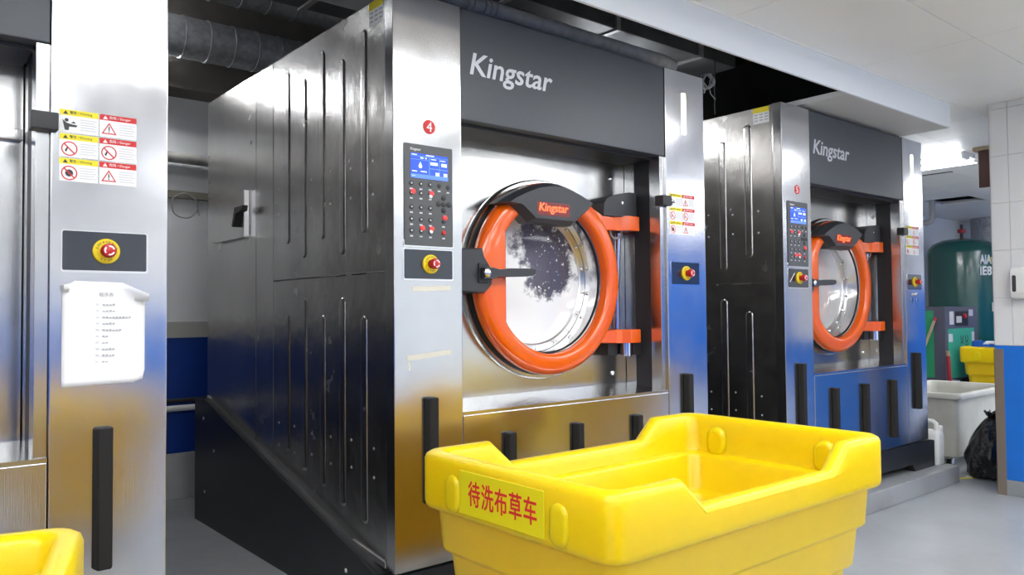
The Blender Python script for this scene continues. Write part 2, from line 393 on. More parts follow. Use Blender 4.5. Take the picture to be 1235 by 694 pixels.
t2 = copy_tree(t); t2.location = (10.6, 1.6, ZC); tag(t2, 'twin tube light over the far carts, hidden by the tiled column', 'ceiling light')

def wall_batten(x0, label):
    t = empty('wall_tube_light', (x0, YW1-.22, CZ+1.40))
    MB().box(0, -.05, -.03, .6, 0, .03, .005).build('housing', WHITEPL, t)
    MB().tube([(.02, -.075, 0), (.58, -.075, 0)], .015, 12).build('tube', WTUBE, t)
    for x in (0, .58): MB().box(x, -.1, -.03, x+.02, -.05, .03, .004).build('lamp_holder', WHITEPL, t)
    tag(t, label, 'wall light')
# two lamps hidden behind the machines
wall_batten(.70, 'tube light hidden behind the gap left of machine 4')
def hung_batten(x0, y, z, ztop, m, label):
    t = empty('hanging_tube_light', (x0, y, CZ+z))
    MB().box(0, -.025, .02, .55, .025, .06, .005).build('housing', WHITEPL, t)
    MB().tube([(.02, 0, 0), (.53, 0, 0)], .014, 12).build('tube', m, t)
    for x in (0, .53): MB().box(x, -.02, -.02, x+.02, .02, .02, .003).build('lamp_holder', WHITEPL, t)
    for x in (.08, .47): MB().tube([(x, 0, .06), (x, 0, ztop-CZ-z)], .004, 6).build('hanger_rod', DARKST, t)
    tag(t, label, 'hanging light')
hung_batten(3.26, 3.3, 1.16, CZ+1.455, WTUBE, 'hidden tube light hanging between machines 4 and 5 under the grey duct')
hung_batten(.6, 3.95, 1.72, 3.2, TUBE, 'hidden tube light hanging above the gap left of machine 4')

# ------------------------------------------------------------------ washing machine
DZ = 1.10      # local z = height relative to the camera + DZ (machine base sits on the plinth)
M_W = 1.773
DOOR = (1.087, .1235, .2053)     # door parts are drawn around a 0.77 m ring; the real door is 0.84 m wide and sits inside the recess
def capsule(mb, y, z0, z1, wd=.05, h=.0045, x=0.):
    """pressed rib on a sheet that faces -X"""
    def ring(r, xx):
        pts = []
        for i in range(13): a = pi*i/12; pts.append((xx, y+r*cos(a), z1-wd/2+r*sin(a)))
        for i in range(13): a = pi+pi*i/12; pts.append((xx, y+r*cos(a), z0+wd/2+r*sin(a)))
        return pts
    mb.loft([ring(wd/2, x+.001), ring(wd/2-.003, x-h*.55), ring(wd/2-.009, x-h), ring(wd/2-.014, x-h)], False, True)

def make_machine(loc, number):
    M = empty('washing_machine', loc)
    P = lambda: MB(DZ)
    zb, zt = -.905, 1.148
    # carcass, pillars, header and front panels
    P().box(.03, .5, -.86, M_W-.03, 1.92, 1.13).build('body', SIDE, M)
    P().box(0, 0, zb, .294, .058, zt, .004).build('left_pillar', STEEL, M)
    P().box(1.478, 0, zb, M_W, .07, zt, .004).build('right_pillar', STEEL, M)
    P().box(.006, .058, zb, .292, .077, zt-.004).build('pillar_return', SIDE, M)
    P().box(.02, .077, zb, .292, .23, zt-.01).build('pillar_core', SIDE, M)
    P().box(1.482, .07, zb, M_W-.012, .23, zt-.01).build('pillar_return', SIDE, M)
    hd = P().box(.2955, .004, .722, 1.4765, .245, zt-.002, .005).build('header_panel', HEADER, M)
    lg = P(); text_on(lg, 'Kingstar', (.338, .0035, .873), FX, FZ, width=.425, height=.112, shear=.2, bold=.014)
    lg.build('logo_lettering', LOGO, hd)
    P().box(.2955, .0, zb, 1.4765, .06, -.384, .004).build('lower_panel', STEEL, M)
    # recess round the door
    P().prism([(.004, -.384), (.004, -.372), (.243, -.352), (.243, -.384)], 'x', .2955, 1.4765).build('recess_sill', PANEL, M)
    # recess panel with the round door opening cut out
    pcx, pcz, pr = .710*DOOR[0]+DOOR[1], .13*DOOR[0], .40
    x0_, x1_, z0_, z1_ = .30, 1.447, -.356, .724
    angs = sorted([2*pi*i_/72 for i_ in range(72)]+[math.atan2(b_-pcz, a_-pcx) % (2*pi) for a_ in (x0_, x1_) for b_ in (z0_, z1_)])
    inn, outr = [], []
    for a_ in angs:
        c_, s_ = cos(a_), sin(a_)
        tx_ = ((x1_ if c_ > 0 else x0_)-pcx)/c_ if abs(c_) > 1e-9 else 1e9
        tz_ = ((z1_ if s_ > 0 else z0_)-pcz)/s_ if abs(s_) > 1e-9 else 1e9
        t_ = min(tx_, tz_); inn.append((pcx+pr*c_, .24, pcz+pr*s_)); outr.append((pcx+t_*c_, .24, pcz+t_*s_))
    rp = P(); rp.loft([outr, inn, [(x, .26, z) for x, y, z in inn]], False, False); rp.build('recess_panel', PANEL, M)
    P().box(.2955, .06, -.384, .312, .243, .722).build('recess_left_cheek', PANEL, M)
    P().box(1.445, .012, -.372, 1.4775, .075, .722, .002).build('recess_right_flange', PANEL, M)
    P().box(1.450, .075, -.372, 1.4775, .175, .722).build('recess_seal_strip', DARKST, M)
    P().box(1.450, .175, -.372, 1.4775, .245, .722).build('recess_right_cheek', PANEL, M)
    P().box(.312, .06, .712, 1.445, .24, .7215).build('recess_head', DARKST, M)
    for x, z in ((1.354, .634), (1.354, -.30), (.451, .655)):
        P().lathe([(.011, 0), (.011, -.004), (.006, -.009), (.001, -.010)], (x, .24, z), 'y', 12).build('bolt', CHROME, M)
    # pressed side sheets (left side)
    sx = .010
    up1 = P().box(sx, .078, .1475, sx+.012, 1.06, zt-.004, .002, 1)
    for y, z0, z1 in ((.906, .302, 1.068), (.739, .231, .995), (.568, .298, 1.07), (.396, .224, .992), (.222, .294, 1.06)): capsule(up1, y, z0, z1, x=sx)
    up1.build('upper_side_sheet', SIDE, M)
    low = P().prism([(.078, .1425), (1.06, .1425), (1.06, -.662), (.40, -.845), (.078, -.885)], 'x', sx, sx+.012)
    for y, z0, z1 in ((.907, -.60, -.003), (.739, -.66, .063), (.569, -.70, -.007), (.399, -.745, .06), (.230, -.78, -.011)): capsule(low, y, z0, z1, x=sx)
    low.build('lower_side_sheet', SIDE, M)
    P().prism([(1.064, zt-.004), (1.264, zt-.004), (1.264, -.612), (1.064, -.664)], 'x', sx, sx+.012, .0015, 1).build('rear_side_sheet', SIDE, M)
    P().prism([(1.268, zt-.004), (1.94, zt-.004), (1.94, -.438), (1.268, -.61)], 'x', sx, sx+.012, .0015, 1).build('rear_side_sheet', SIDE, M)
    P().prism([(1.94, -.447), (1.93, -.435), (.395, -.84), (.075, -.88), (.075, -.9), (.40, -.862)], 'x', sx-.006, sx+.003).build('side_sheet_lip', ALU, M)
    random.seed(4)
    dots = P()
    for y in (.16, .33, .5, .67, .84, 1.0):
        for z in (.56, .44, -.49, -.59): dots.lathe([(.006, 0), (.004, -.002), (.0005, -.003)], (sx, y, z+random.uniform(-.01, .01)), 'x', 8)
    tag(dots.build('rivets', ALU, M), kind='stuff')
    # right side sheet
    P().box(M_W-.022, .08, -.88, M_W-.01, 1.94, zt-.004, .002, 1).build('right_side_sheet', SIDE, M)
    P().box(.02, .08, zt-.012, M_W-.02, 1.94, zt-.002).build('top_sheet', SIDE, M)
    # small box with latch on the side
    sb = P().box(-.018, 1.347, .368, sx-.001, 1.787, .598, .002).build('side_box', SIDE, M)
    P().box(-.020, 1.341, .372, .004, 1.348, .594, .001, 1).build('box_front', ALU, sb)
    P().prism([(1.29, .515), (1.40, .515), (1.44, .425), (1.415, .42), (1.385, .485), (1.30, .488)], 'x', -.046, -.018, .004).build('latch', BLACKP, sb)
    # warning label at the top of the side
    wl_ = P().box(sx-.0015, .055+.02, 1.05, sx-.0004, .18, 1.142).build('side_label', WHITEP, M)
    P().box(sx-.0022, .075, 1.112, sx-.0012, .18, 1.142).build('label_band', YELP, wl_)
    s_ = P()
    for k in range(3):
        for q in range(3): s_.box(sx-.0022, .085+k*.033, 1.098-q*.016, sx-.0012, .085+k*.033+.022, 1.104-q*.016)
    s_.build('label_print', GREYP, wl_)
    # black tilting base: wedge side plate, front beam, feet
    P().prism([(2.02, -DZ), (2.02, -.457), (1.86, -.447), (.07, -.914), (.07, -1.06), (.12, -DZ)], 'x', -.030, -.018).build('base_side_plate', BASEP, M)
    P().prism([(1.86, -.447), (1.86, -.455), (.07, -.922), (.07, -.914)], 'x', -.034, sx+.02).build('base_plate_lip', BASEP, M)
    P().prism([(2.02, -DZ), (2.02, -.457), (1.86, -.447), (.07, -.914), (.07, -1.06), (.12, -DZ)], 'x', M_W+.018, M_W+.03).build('base_side_plate', BASEP, M)
    for y, z in ((1.88, -.55), (1.72, -.70), (1.86, -.93), (.3, -.955)):
        P().lathe([(.009, 0), (.007, -.003), (.0005, -.004)], (-.03, y, z), 'x', 10).build('plate_screw', ALU, M)
    P().prism([(-.02, -.912), (-.02, -DZ), (.16, -DZ), (.2, -1.045), (.74, -1.045), (.78, -DZ), (.98, -DZ), (1.02, -1.045), (1.52, -1.045), (1.56, -DZ), (1.868, -DZ), (1.868, -.922), (1.79, -.912)], 'y', .0, .05, .004, 1).build('base_front_beam', BASEP, M)
    P().box(.1, .3, -DZ, 1.7, 1.9, -.97).build('base_frame', BASEP, M)
    P().box(1.79, .05, -DZ, 1.868, .6, -.94, .004, 1).build('base_outrigger', BASEP, M)
    # rubber bumpers
    def bumper(x0, x1, z0, z1):
        P().prism([(x0, 0), (x1, 0), (x1-.008, -.03), (x0+.008, -.03)], 'z', z0, z1, .004, 1).build('bumper', RUBBER, M)
    bumper(.122, .174, -.683, -.305)
    bumper(1.582, 1.634, -.683, -.305)
    for x in (.534, .899, 1.268): bumper(x-.047, x+.002, -.835, -.466)
    # status light bar on the right pillar
    P().prism(rrect(1.602, .843, 1.63, 1.045, .008), 'y', -.004, .001).build('status_bar', LIGHTBAR, M)
    # number disc
    nd = P().prism(circ(.150, .670, .026, 28), 'y', -.0015, .001).build('number_disc', REDP, M)
    nm = P(); text_on(nm, number, (.1385, -.0018, .6525), FX, FZ, height=.035)
    nm.build('numeral', WHITEP, nd)
    # control panel
    cx0, cx1, cz0, cz1 = .0425, .249, .237, .60
    cp = P().prism(rrect(cx0, cz0, cx1, cz1, .004, 3), 'y', -.005, .001, .001, 1).build('control_panel', CPANEL, M)
    P().prism(rrect(cx0-.003, cz0-.005, cx1+.004, cz0+.02, .004, 3), 'y', -.003, .001).build('panel_rim', CHROME, cp)
    def cpx(u): return cx0+(u-27)/226*(cx1-cx0)
    def cpz(u, v):
        tp = 28+(u-27)/226*33; bt = 505+(u-27)/226*13; return cz1-(v-tp)/(bt-tp)*(cz1-cz0)
    sx0, sx1, sz0, sz1 = .068, .227, cz1-.335*.363, cz1-.09*.363
    P().prism(rrect(sx0, sz0, sx1, sz1, .002, 2), 'y', -.0062, -.004).build('screen', SCREEN, cp)
    g = P(); yb = (-.0072, -.006)
    def sbox(mb, a, b, c, d): mb.box(sx0+a*(sx1-sx0), yb[0], sz0+b*(sz1-sz0), sx0+c*(sx1-sx0), yb[1], sz0+d*(sz1-sz0))
    for r in ((.52, .58, .72, .70), (.82, .56, .97, .70), (.66, .16, .76, .30), (.88, .16, .98, .30), (.03, .25, .16, .29), (.26, .26, .42, .30), (.02, .06, .12, .11), (.40, .93, .62, .97), (.02, .92, .16, .955), (.25, .80, .33, .86), (.38, .8, .42, .85), (.54, .8, .68, .83), (.78, .79, .93, .82)): sbox(g, *r)
    dx, dz_ = sx0+.25*(sx1-sx0), sz0+.52*(sz1-sz0)
    g.prism([(dx, dz_+.013), (dx-.008, dz_-.003), (dx-.004, dz_-.01), (dx+.004, dz_-.01), (dx+.008, dz_-.003)], 'y', yb[0], yb[1])
    g.build('screen_readout', SCREENT, cp)
    g = P(); sbox(g, 0, 0, 1, .16); sbox(g, .48, .16, .5, .9); sbox(g, .5, .42, 1, .45); sbox(g, 0, .74, .47, .76); sbox(g, .76, .16, .775, .88); sbox(g, 0, .88, 1, .9)
    g.build('screen_bars', SCREENB, cp)
    tl = P(); text_on(tl, 'Kingstar', (.066, -.0052, .574), FX, FZ, width=.045, shear=.2); tl.build('panel_lettering', WHITEP, cp)
    def disc(u, v, r, m, nme, y=-.0075):
        o = P().lathe([(r, .003), (r, -.001), (r*.7, -.002), (.0002, -.002)], (cpx(u), y+.002, cpz(u, v)), 'y', 12).build(nme, m, cp); return o
    cap_ = P(); icon = P()
    for ci, u in enumerate((57, 101, 144)):
        for v in (218, 262, 328, 384, 438):
            vv = v+ci*4
            disc(u, vv, .0085, BLACKP, 'button'); cap_.box(cpx(u)-.006, -.0056, cpz(u, vv)-.022, cpx(u)+.006, -.0046, cpz(u, vv)-.017)
            icon.box(cpx(u)-.003, -.0082, cpz(u, vv)-.003, cpx(u)+.003, -.0072, cpz(u, vv)+.003)
    for u, v in ((187, 232), (229, 240), (207, 398), (207, 452)):
        disc(u, v, .0085, BLACKP, 'button'); cap_.box(cpx(u)-.006, -.0056, cpz(u, v)-.022, cpx(u)+.006, -.0046, cpz(u, v)-.017)
    for u, v in ((208, 288), (208, 318), (208, 346), (183, 316), (233, 320)): disc(u, v, .0105, BLACKP, 'button')
    cap_.build('button_captions', PALEP, cp); icon.build('button_icons', PALEP, cp)
    for u, v in ((64, 256), (150, 268), (213, 381), (107, 428), (150, 432)): disc(u, v, .0088, LEDR, 'indicator', -.0105)
    for u, v in ((145, 281), (146, 445)): disc(u, v, .007, WHITEP, 'indicator', -.0105)
    disc(207, 450, .008, REDP, 'indicator', -.0105)
    # emergency stops
    def estop(x0, x1, z0, z1, cx, cz, nmx):
        e = P().prism(rrect(x0, z0, x1, z1, .004, 3), 'y', -.003, .001, .001, 1).build('emergency_stop', CPANEL2, M)
        P().prism(rrect(x0-.004, z0-.006, x1+.004, z1+.003, .006, 3), 'y', -.0015, .001).build('stop_rim', CHROME, e)
        P().lathe([(.034, 0), (.034, -.006), (.03, -.009), (.016, -.009), (.016, -.001)], (cx, -.003, cz), 'y', 32).build('legend_plate', YDISC, e)
        P().lathe([(.013, -.008), (.013, -.02), (.0185, -.022), (.0195, -.034), (.016, -.041), (.008, -.0435), (.0003, -.044)], (cx, -.003, cz), 'y', 28).build('stop_button', RED, e)
        a_ = P()
        for k in range(3):
            a0 = 2*pi*k/3+.3; pts = [(cx+r*cos(a0+t), cz+r*sin(a0+t)) for r, ts in ((.0135, (0, .35, .7, 1.05, 1.4)), (.0095, (1.4, 1.05, .7, .35, 0))) for t in ts]
            a_.prism(pts, 'y', -.0462, -.0445)
        a_.build('arrow_marks', WHITEP, e)
        l_ = P()
        for word, a0, da in (('EMERGENCY', radians(160), -radians(17.5)), ('STOP', radians(240), radians(20))):
            for k, ch in enumerate(word):
                a = a0+da*k
                tx = Vector((sin(a), 0, -cos(a))) if word == 'EMERGENCY' else Vector((-sin(a), 0, cos(a)))
                ty_ = Vector((cos(a), 0, sin(a))) * (1 if word == 'EMERGENCY' else -1)
                c = Vector((cx+.0255*cos(a), -.0125, cz+.0255*sin(a)))
                text_on(l_, ch, c-tx*.0022-ty_*.0028, tx, ty_, height=.0056, depth=.0008)
        l_.build('legend_lettering', DARKP, e)
        return e
    estop(.0415, .248, .119, .223, .150, .172, 0)
    estop(1.507, 1.716, .121, .226, 1.612, .174, 1)
    # interlock block beside the right pillar
    P().box(1.43, -.02, .487, 1.494, .03, .535, .004).build('interlock_block', BLACKP, M)
    # warning stickers 2 x 3
    for c in range(2):
        for r in range(3):
            x0 = 1.498+c*.0965; z1 = .551-r*.0655; x1 = x0+.0935; z0 = z1-.0615
            s = P().box(x0, -.0012, z0, x1, 0, z1).build('warning_sticker', WHITEP, M)
            P().box(x0, -.0018, z1-.0155, x1, -.001, z1).build('header_band', YELP if c == 0 else REDP, s)
            h = P(); text_on(h, '警告 / Warning' if c == 0 else '危险 / Danger', (x0+.024, -.0022, z1-.0122), FX, FZ, width=.054, height=.0092, depth=.0006)
            tcx = x0+.014; tz_ = z1-.0125
            h.prism([(tcx-.006, tz_), (tcx+.006, tz_), (tcx, tz_+.0095)], 'y', -.0024, -.0016)
            h.build('header_lettering', DARKP if c == 0 else WHITEP, s)
            px, pz = x0+.0235, z0+.022
            pg = P(); bk = P()
            if c == 1 and r != 1:
                o_ = [(px-.019, pz-.014), (px+.019, pz-.014), (px, pz+.018)]; i_ = [(px-.014, pz-.011), (px+.014, pz-.011), (px, pz+.0125)]
                pg.loft([[(a, -.0021, b) for a, b in o_], [(a, -.0021, b) for a, b in i_]], False, False)
                bk.box(px-.0014, -.0022, pz-.004, px+.0014, -.0014, pz+.007).box(px-.0014, -.0022, pz-.009, px+.0014, -.0014, pz-.006)
            elif c == 0 and r == 0:
                bk.prism(circ(px-.007, pz+.011, .0048, 12), 'y', -.0022, -.0014)
                bk.prism([(px-.017, pz+.012), (px-.011, pz-.016), (px-.002, pz-.016), (px-.001, pz-.006), (px+.016, pz-.006), (px+.019, pz-.001), (px+.002, pz+.001), (px-.008, pz+.004)], 'y', -.0022, -.0014)
                bk.prism([(px+.003, pz+.004), (px+.010, pz+.009), (px+.015, pz+.003)], 'y', -.0022, -.0014)
            else:
                pg.loft([[(a, -.0021, b) for a, b in circ(px, pz, .0195, 24)], [(a, -.0021, b) for a, b in circ(px, pz, .0165, 24)]], False, False)
                pg.prism([(px-.0128, pz+.0105), (px-.0105, pz+.0128), (px+.0128, pz-.0105), (px+.0105, pz-.0128)], 'y', -.0024, -.0018)
                if r == 2: bk.prism(circ(px, pz, .010, 8), 'y', -.0017, -.0013)
                else: bk.prism([(px-.011, pz-.006), (px-.005, pz+.006), (px-.002, pz+.004), (px-.007, pz-.009)], 'y', -.0017, -.0013)
            if len(pg.bm.verts): pg.build('pictogram_outline', REDP, s)
            bk.build('pictogram', DARKP, s)
            f_ = P()
            for q in range(5): f_.box(x0+.049, -.0018, z0+.036-q*.0068, x1-.004-(q % 2)*.005, -.001, z0+.0385-q*.0068)
            f_.build('fine_print', PALEP, s)
    # ---------------- door
    Q = lambda: MB(DZ, DOOR)
    dxc, dzc, R, Ri = .710, .13, .385, .302
    N_ = 96
    def ring(r, y, chord=None):
        l = []
        for i in range(N_):
            a = 2*pi*i/N_; x, z = r*cos(a), r*sin(a)
            if chord is not None: x = max(x, chord)
            l.append((dxc+x, y, dzc+z))
        return l
    Q().lathe([(.405, .1), (.405, .022), (.399, .012), (.36, .012), (.36, .1)], (dxc, 0, dzc), 'y', 80).build('door_seat', PANEL, M)
    Q().lathe([(.386, .012), (.387, .004), (.384, -.006), (.36, -.006), (.36, .012)], (dxc, 0, dzc), 'y', 80).build('door_gasket', RUBBER, M)
    door = Q()
    door.loft([ring(R-.004, -.006), ring(R, -.012), ring(R, -.038), ring(R-.005, -.047), ring(R-.018, -.058), ring(R-.024, -.061), ring(Ri+.02, -.064, -.266), ring(Ri+.014, -.063, -.26), ring(Ri+.003, -.055, -.252), ring(Ri, -.048, -.25), ring(Ri, -.004, -.25)], False, False)
    door = door.build('door', ORANGE, M, ang=50)
    # hinge arms (orange) belong to the door
    def arm(z0, z1):
        Q().prism([(1.06, -.052), (1.10, -.055), (1.125, -.085), (1.19, -.085), (1.19, -.012), (1.06, -.012)], 'z', z0, z1, .003, 1).build('hinge_arm', ORANGE, door)
    a = Q().prism([(.985, .40), (.93, .43), (.9, .4), (.97, .34), (1.07, .343), (1.07, .40)], 'y', -.056, -.012, .003, 1); a.build('hinge_arm', ORANGE, door)
    arm(.345, .408)
    Q().prism([(.99, -.088), (1.07, -.083), (1.07, -.141), (.94, -.136), (.95, -.1)], 'y', -.056, -.012, .003, 1).build('hinge_arm', ORANGE, door)
    arm(-.141, -.083)
    Q().lathe([(Ri-.002, -.02), (Ri-.004, .0), (.298, .08), (.298, .084)], (dxc, 0, dzc), 'y', 72).build('door_cone', CHROME, door)
    Q().lathe([(Ri+.004, -.004), (Ri-.002, -.014), (Ri-.008, -.004)], (dxc, 0, dzc), 'y', 72).build('inner_gasket', RUBBER, door)
    Q().lathe([(.298, .08), (.296, .074), (.27, .072), (.264, .078), (.264, .086)], (dxc, 0, dzc), 'y', 72).build('glass_ring', ALU, door)
    for k in range(18):
        an = 2*pi*(k+.5)/18
        Q().lathe([(.0075, 0), (.0075, -.006), (.005, -.009), (.0003, -.010)], (dxc+.282*cos(an), .073, dzc+.282*sin(an)), 'y', 10).build('ring_bolt', CHROME, door)
    Q().lathe([(.268, .092), (.268, .082), (.2, .079), (.1, .0765), (.0005, .076)], (dxc, 0, dzc), 'y', 64).build('door_glass', GLASS, door)
    Q().lathe([(.268, .094), (.275, .11), (.28, .22), (.2, .225), (.0005, .226)], (dxc, 0, dzc), 'y', 48).build('drum', mat('drum_steel', (.24, .23, .29), .4, 1, bump=(70, .5, .01)), door)
    # charcoal cover on top of the door
    ox = [(.406, .408), (.44, .43), (.505, .462), (.58, .492), (.656, .508), (.72, .508), (.79, .494), (.85, .474), (.916, .445), (.90, .425), (.79, .343), (.555, .343), (.49, .395), (.47, .405)]
    cxm, czm = .66, .42
    def shr(k, kz): return [(cxm+(x-cxm)*k, czm+(z-czm)*kz) for x, z in ox]
    cov = Q(); cov.loft([[(x, -.018, z) for x, z in ox], [(x, -.066, z) for x, z in ox], [(x, -.105, z) for x, z in shr(.86, .80)]], True, True)
    cov = cov.build('door_cover', COVERP, door, ang=20)
    lt = Q(); text_on(lt, 'Kingstar', (.585, -.1058, .378), FX, FZ, width=.155, height=.042, shear=.15, bold=.012, depth=.003)
    lt.build('lit_lettering', LOGOLIT, door)
    gl = Q().prism(rrect(.575, .372, .75, .424, .01), 'y', -.1056, -.104).build('lettering_halo', mat('red_glow_tint', (.09, .006, .006), .25, emit=.1, ecol=(1, .02, .01)), door)  # faintly glowing plate paints the red halo round the lit lettering
    # closing lever and its plate
    lp = Q().prism([(.168, .226), (.335, .233), (.335, .20), (.376, .16), (.376, .10), (.342, .068), (.168, .076)], 'y', -.075, .03, .004, 1).build('lock_plate', COVERP, M)
    Q().box(.310, -.082, .105, .352, -.07, .178, .003).build('lock_recess', BLACKP, lp)
    lev = Q(); lev.loft([[(x, y-.018 if k in (0, 1) else y+.004, z+dz2) for k, (y, dz2) in enumerate(((-.088, -hw), (-.088, hw), (-.088, hw), (-.088, -hw)))] for x, z, hw in ((.318, .141, .02), (.36, .141, .02), (.39, .142, .013), (.43, .144, .016), (.52, .147, .0155), (.555, .149, .012), (.565, .15, .006))])
    lev.build('lever', COVERP, lp, ang=30)
    Q().lathe([(.016, -.1), (.016, -.108), (.009, -.112), (.0003, -.113)], (.332, 0, .141), 'y', 16).build('lever_bolt', CHROME, lp)
    # hinge housings
    hh = Q().prism([(.984, .40), (.989, .452), (1.0, .472), (1.02, .486), (1.05, .494), (1.143, .514), (1.194, .516), (1.196, .408), (1.09, .404)], 'y', -.066, .1, .005, 2).build('hinge_housing', COVERP, M)
    Q().lathe([(.006, 0), (.006, -.003), (.0003, -.004)], (1.10, -.066, .462), 'y', 10).build('housing_screw', CHROME, hh)
    lw = Q().box(1.05, -.02, -.195, 1.11, .1, -.142, .003).box(1.168, -.06, -.195, 1.217, .12, -.142, .003).build('hinge_block', BLACKP, M)
    Q().lathe([(.026, -.142), (.026, -.198), (.02, -.2), (.0005, -.2)], (1.14, -.04, 0), 'z', 20).build('hinge_barrel', CHROME, lw)
    Q().tube([(1.06, -.03, .345), (1.065, -.03, .325), (1.085, -.03, .312), (1.115, -.03, .315), (1.13, -.03, .33), (1.132, -.03, .345)], .0045, 8).build('sensor_cable', WIRE, M)
    Q().tube([(1.2, .02, .452), (1.26, .06, .455), (1.33, .12, .445), (1.36, .14, .41), (1.365, .14, .39)], .007, 8).build('air_hose', BLACKP, M)
    Q().tube([(1.145, .0, .34), (1.15, .02, .1), (1.15, .02, -.08)], .014, 12).build('hinge_post', CHROME, M)
    P().lathe([(.008, 0), (.008, -.02), (.003, -.022)], (.445, .24, -.349), 'y', 10).build('drain_cock', BLACKP, M)
    return M

XL4, XL5, XL3 = 1.42, 3.891, -1.102
m4 = make_machine((XL4, 2.36, .12), '4')
tag(m4, 'stainless steel washing machine marked 4, behind the yellow cart', 'washing machine', 'washing machines in the row')
def num_swap(M, s):
    d = [c for c in M.children if c.name.startswith('number_disc')][0]; o = d.children[0]
    mb = MB(DZ); text_on(mb, s, (.1385, -.0018, .6525), FX, FZ, height=.035)
    n = mb.build('numeral', WHITEP); o.data = n.data; bpy.data.objects.remove(n)
m5 = copy_tree(m4); m5.location = (XL5, 2.36, .12); num_swap(m5, '5')
tag(m5, 'stainless steel washing machine marked 5, farthest along the row')
m3 = copy_tree(m4); m3.location = (XL3, 2.36, .12); num_swap(m3, '3')
tag(m3, 'washing machine cut off by the left picture edge, with paper notice on its pillar')
# the leftmost machine shows no hinge at this edge of its recess
for o_ in list(m3.children_recursive):
    if o_.name.split('.')[0] in ('hinge_arm', 'housing_screw', 'hinge_barrel'): bpy.data.objects.remove(o_)
for o_ in list(m3.children):
    if o_.name.split('.')[0] in ('hinge_housing', 'hinge_block', 'hinge_post', 'air_hose', 'sensor_cable'): bpy.data.objects.remove(o_)
# pieces only one machine shows
PALEGLASS = mat('clear_door_glass', (.72, .73, .75), .06, .2, coat=.8, noise=(5, .2))  # pale base colour stands in for the grey-white mirrored in the glass
for d_ in m5.children:
    if d_.name.split('.')[0] == 'door':
        for g_ in d_.children:
            if g_.name.startswith('door_glass'): g_.data = g_.data.copy(); g_.data.materials[0] = PALEGLASS
P = lambda: MB(DZ)
for x0, z0, x1, z1 in ((.075, .082, .24, .088), (.052, -.162, .24, -.147)):
    P().prism([(x0, z0-.009), (x1, z1-.009), (x1, z1+.009), (x0, z0+.009)], 'y', -.001, 0).build('tape_strip', TAPE, m4)
P().prism([(.055, -.168), (.062, -.168), (.065, -.205), (.058, -.205)], 'y', -.001, 0).build('tape_strip', TAPE, m4)
k = P().lathe([(.012, 0), (.012, -.012), (.009, -.014), (.0003, -.014)], (1.612, 0, .09), 'y', 16).build('key_lock', CHROME, m5)
P().prism(circ(1.612, .055, .014, 14), 'y', -.02, -.016).box(1.608, -.02, .03, 1.616, -.016, .1).build('key', CHROME, k)
P().box(1.16, .215, .495, 1.445, .24, .527, .003).build('recess_rail', PANEL, m3)
P().prism([(.05, .15), (.1, .2), (.105, .197), (.055, .147)], 'y', -.0046, -.0031).build('tape_strip', TAPE, m5)

# ------------------------------------------------------------------ paper notice on the left machine
nx, nz_ = 14, 18
b = bmesh.new(); grid = []
for j in range(nz_+1):
    row = []
    for i in range(nx+1):
        u, v = i/nx, j/nz_
        x = .405+.205*u; z = -.191+.284*v+(-.006*u if v > .5 else .004*u); y = 2.36-.003-.004*sin(u*pi)*v
        tl, tr, br = max(0, v-.9+(.12-u))*1.0, max(0, (v-.86)+(u-.84)), max(0, .06-v+(u-.9))
        if u < .12 and v > .9: y -= tl*.12; z -= tl*.06
        if u > .72 and v > .86: y -= tr*.16; z -= tr*.10
        if u > .9 and v < .06: z += br*.05; x -= br*.03
        row.append(b.verts.new((x, y, z+CZ)))
    grid.append(row)
for j in range(nz_):
    for i in range(nx): b.faces.new((grid[j][i], grid[j][i+1], grid[j+1][i+1], grid[j+1][i]))
pm = MB(); pm._merge(b)
pn = pm.build('paper_notice', PAPER)
so = pn.modifiers.new('thickness', 'SOLIDIFY'); so.thickness = .0006; so.offset = 0
tag(pn, 'white paper notice with faint printed list on the leftmost steel pillar', 'notice')
tx = MB(); text_on(tx, '程序表', (.492, 2.3505, CZ+.05), FX, FZ, width=.036, depth=.0004)
random.seed(9)
for q, ln in enumerate((4, 4, 9, 4, 6, 2, 2, 4, 4, 2)):
    z = CZ+.026-q*.0172
    text_on(tx, '%02d' % (q+1), (.485, 2.3505+.0006*q*.3, z), FX, FZ, height=.0055, depth=.0004)
    for c in range(ln): tx.box(.501+c*.0082, 2.3503+.0006*q*.3, z, .501+c*.0082+.0062, 2.3507+.0006*q*.3, z+.0052*random.uniform(.5, 1))
tx.build('printed_list', LISTP, pn)

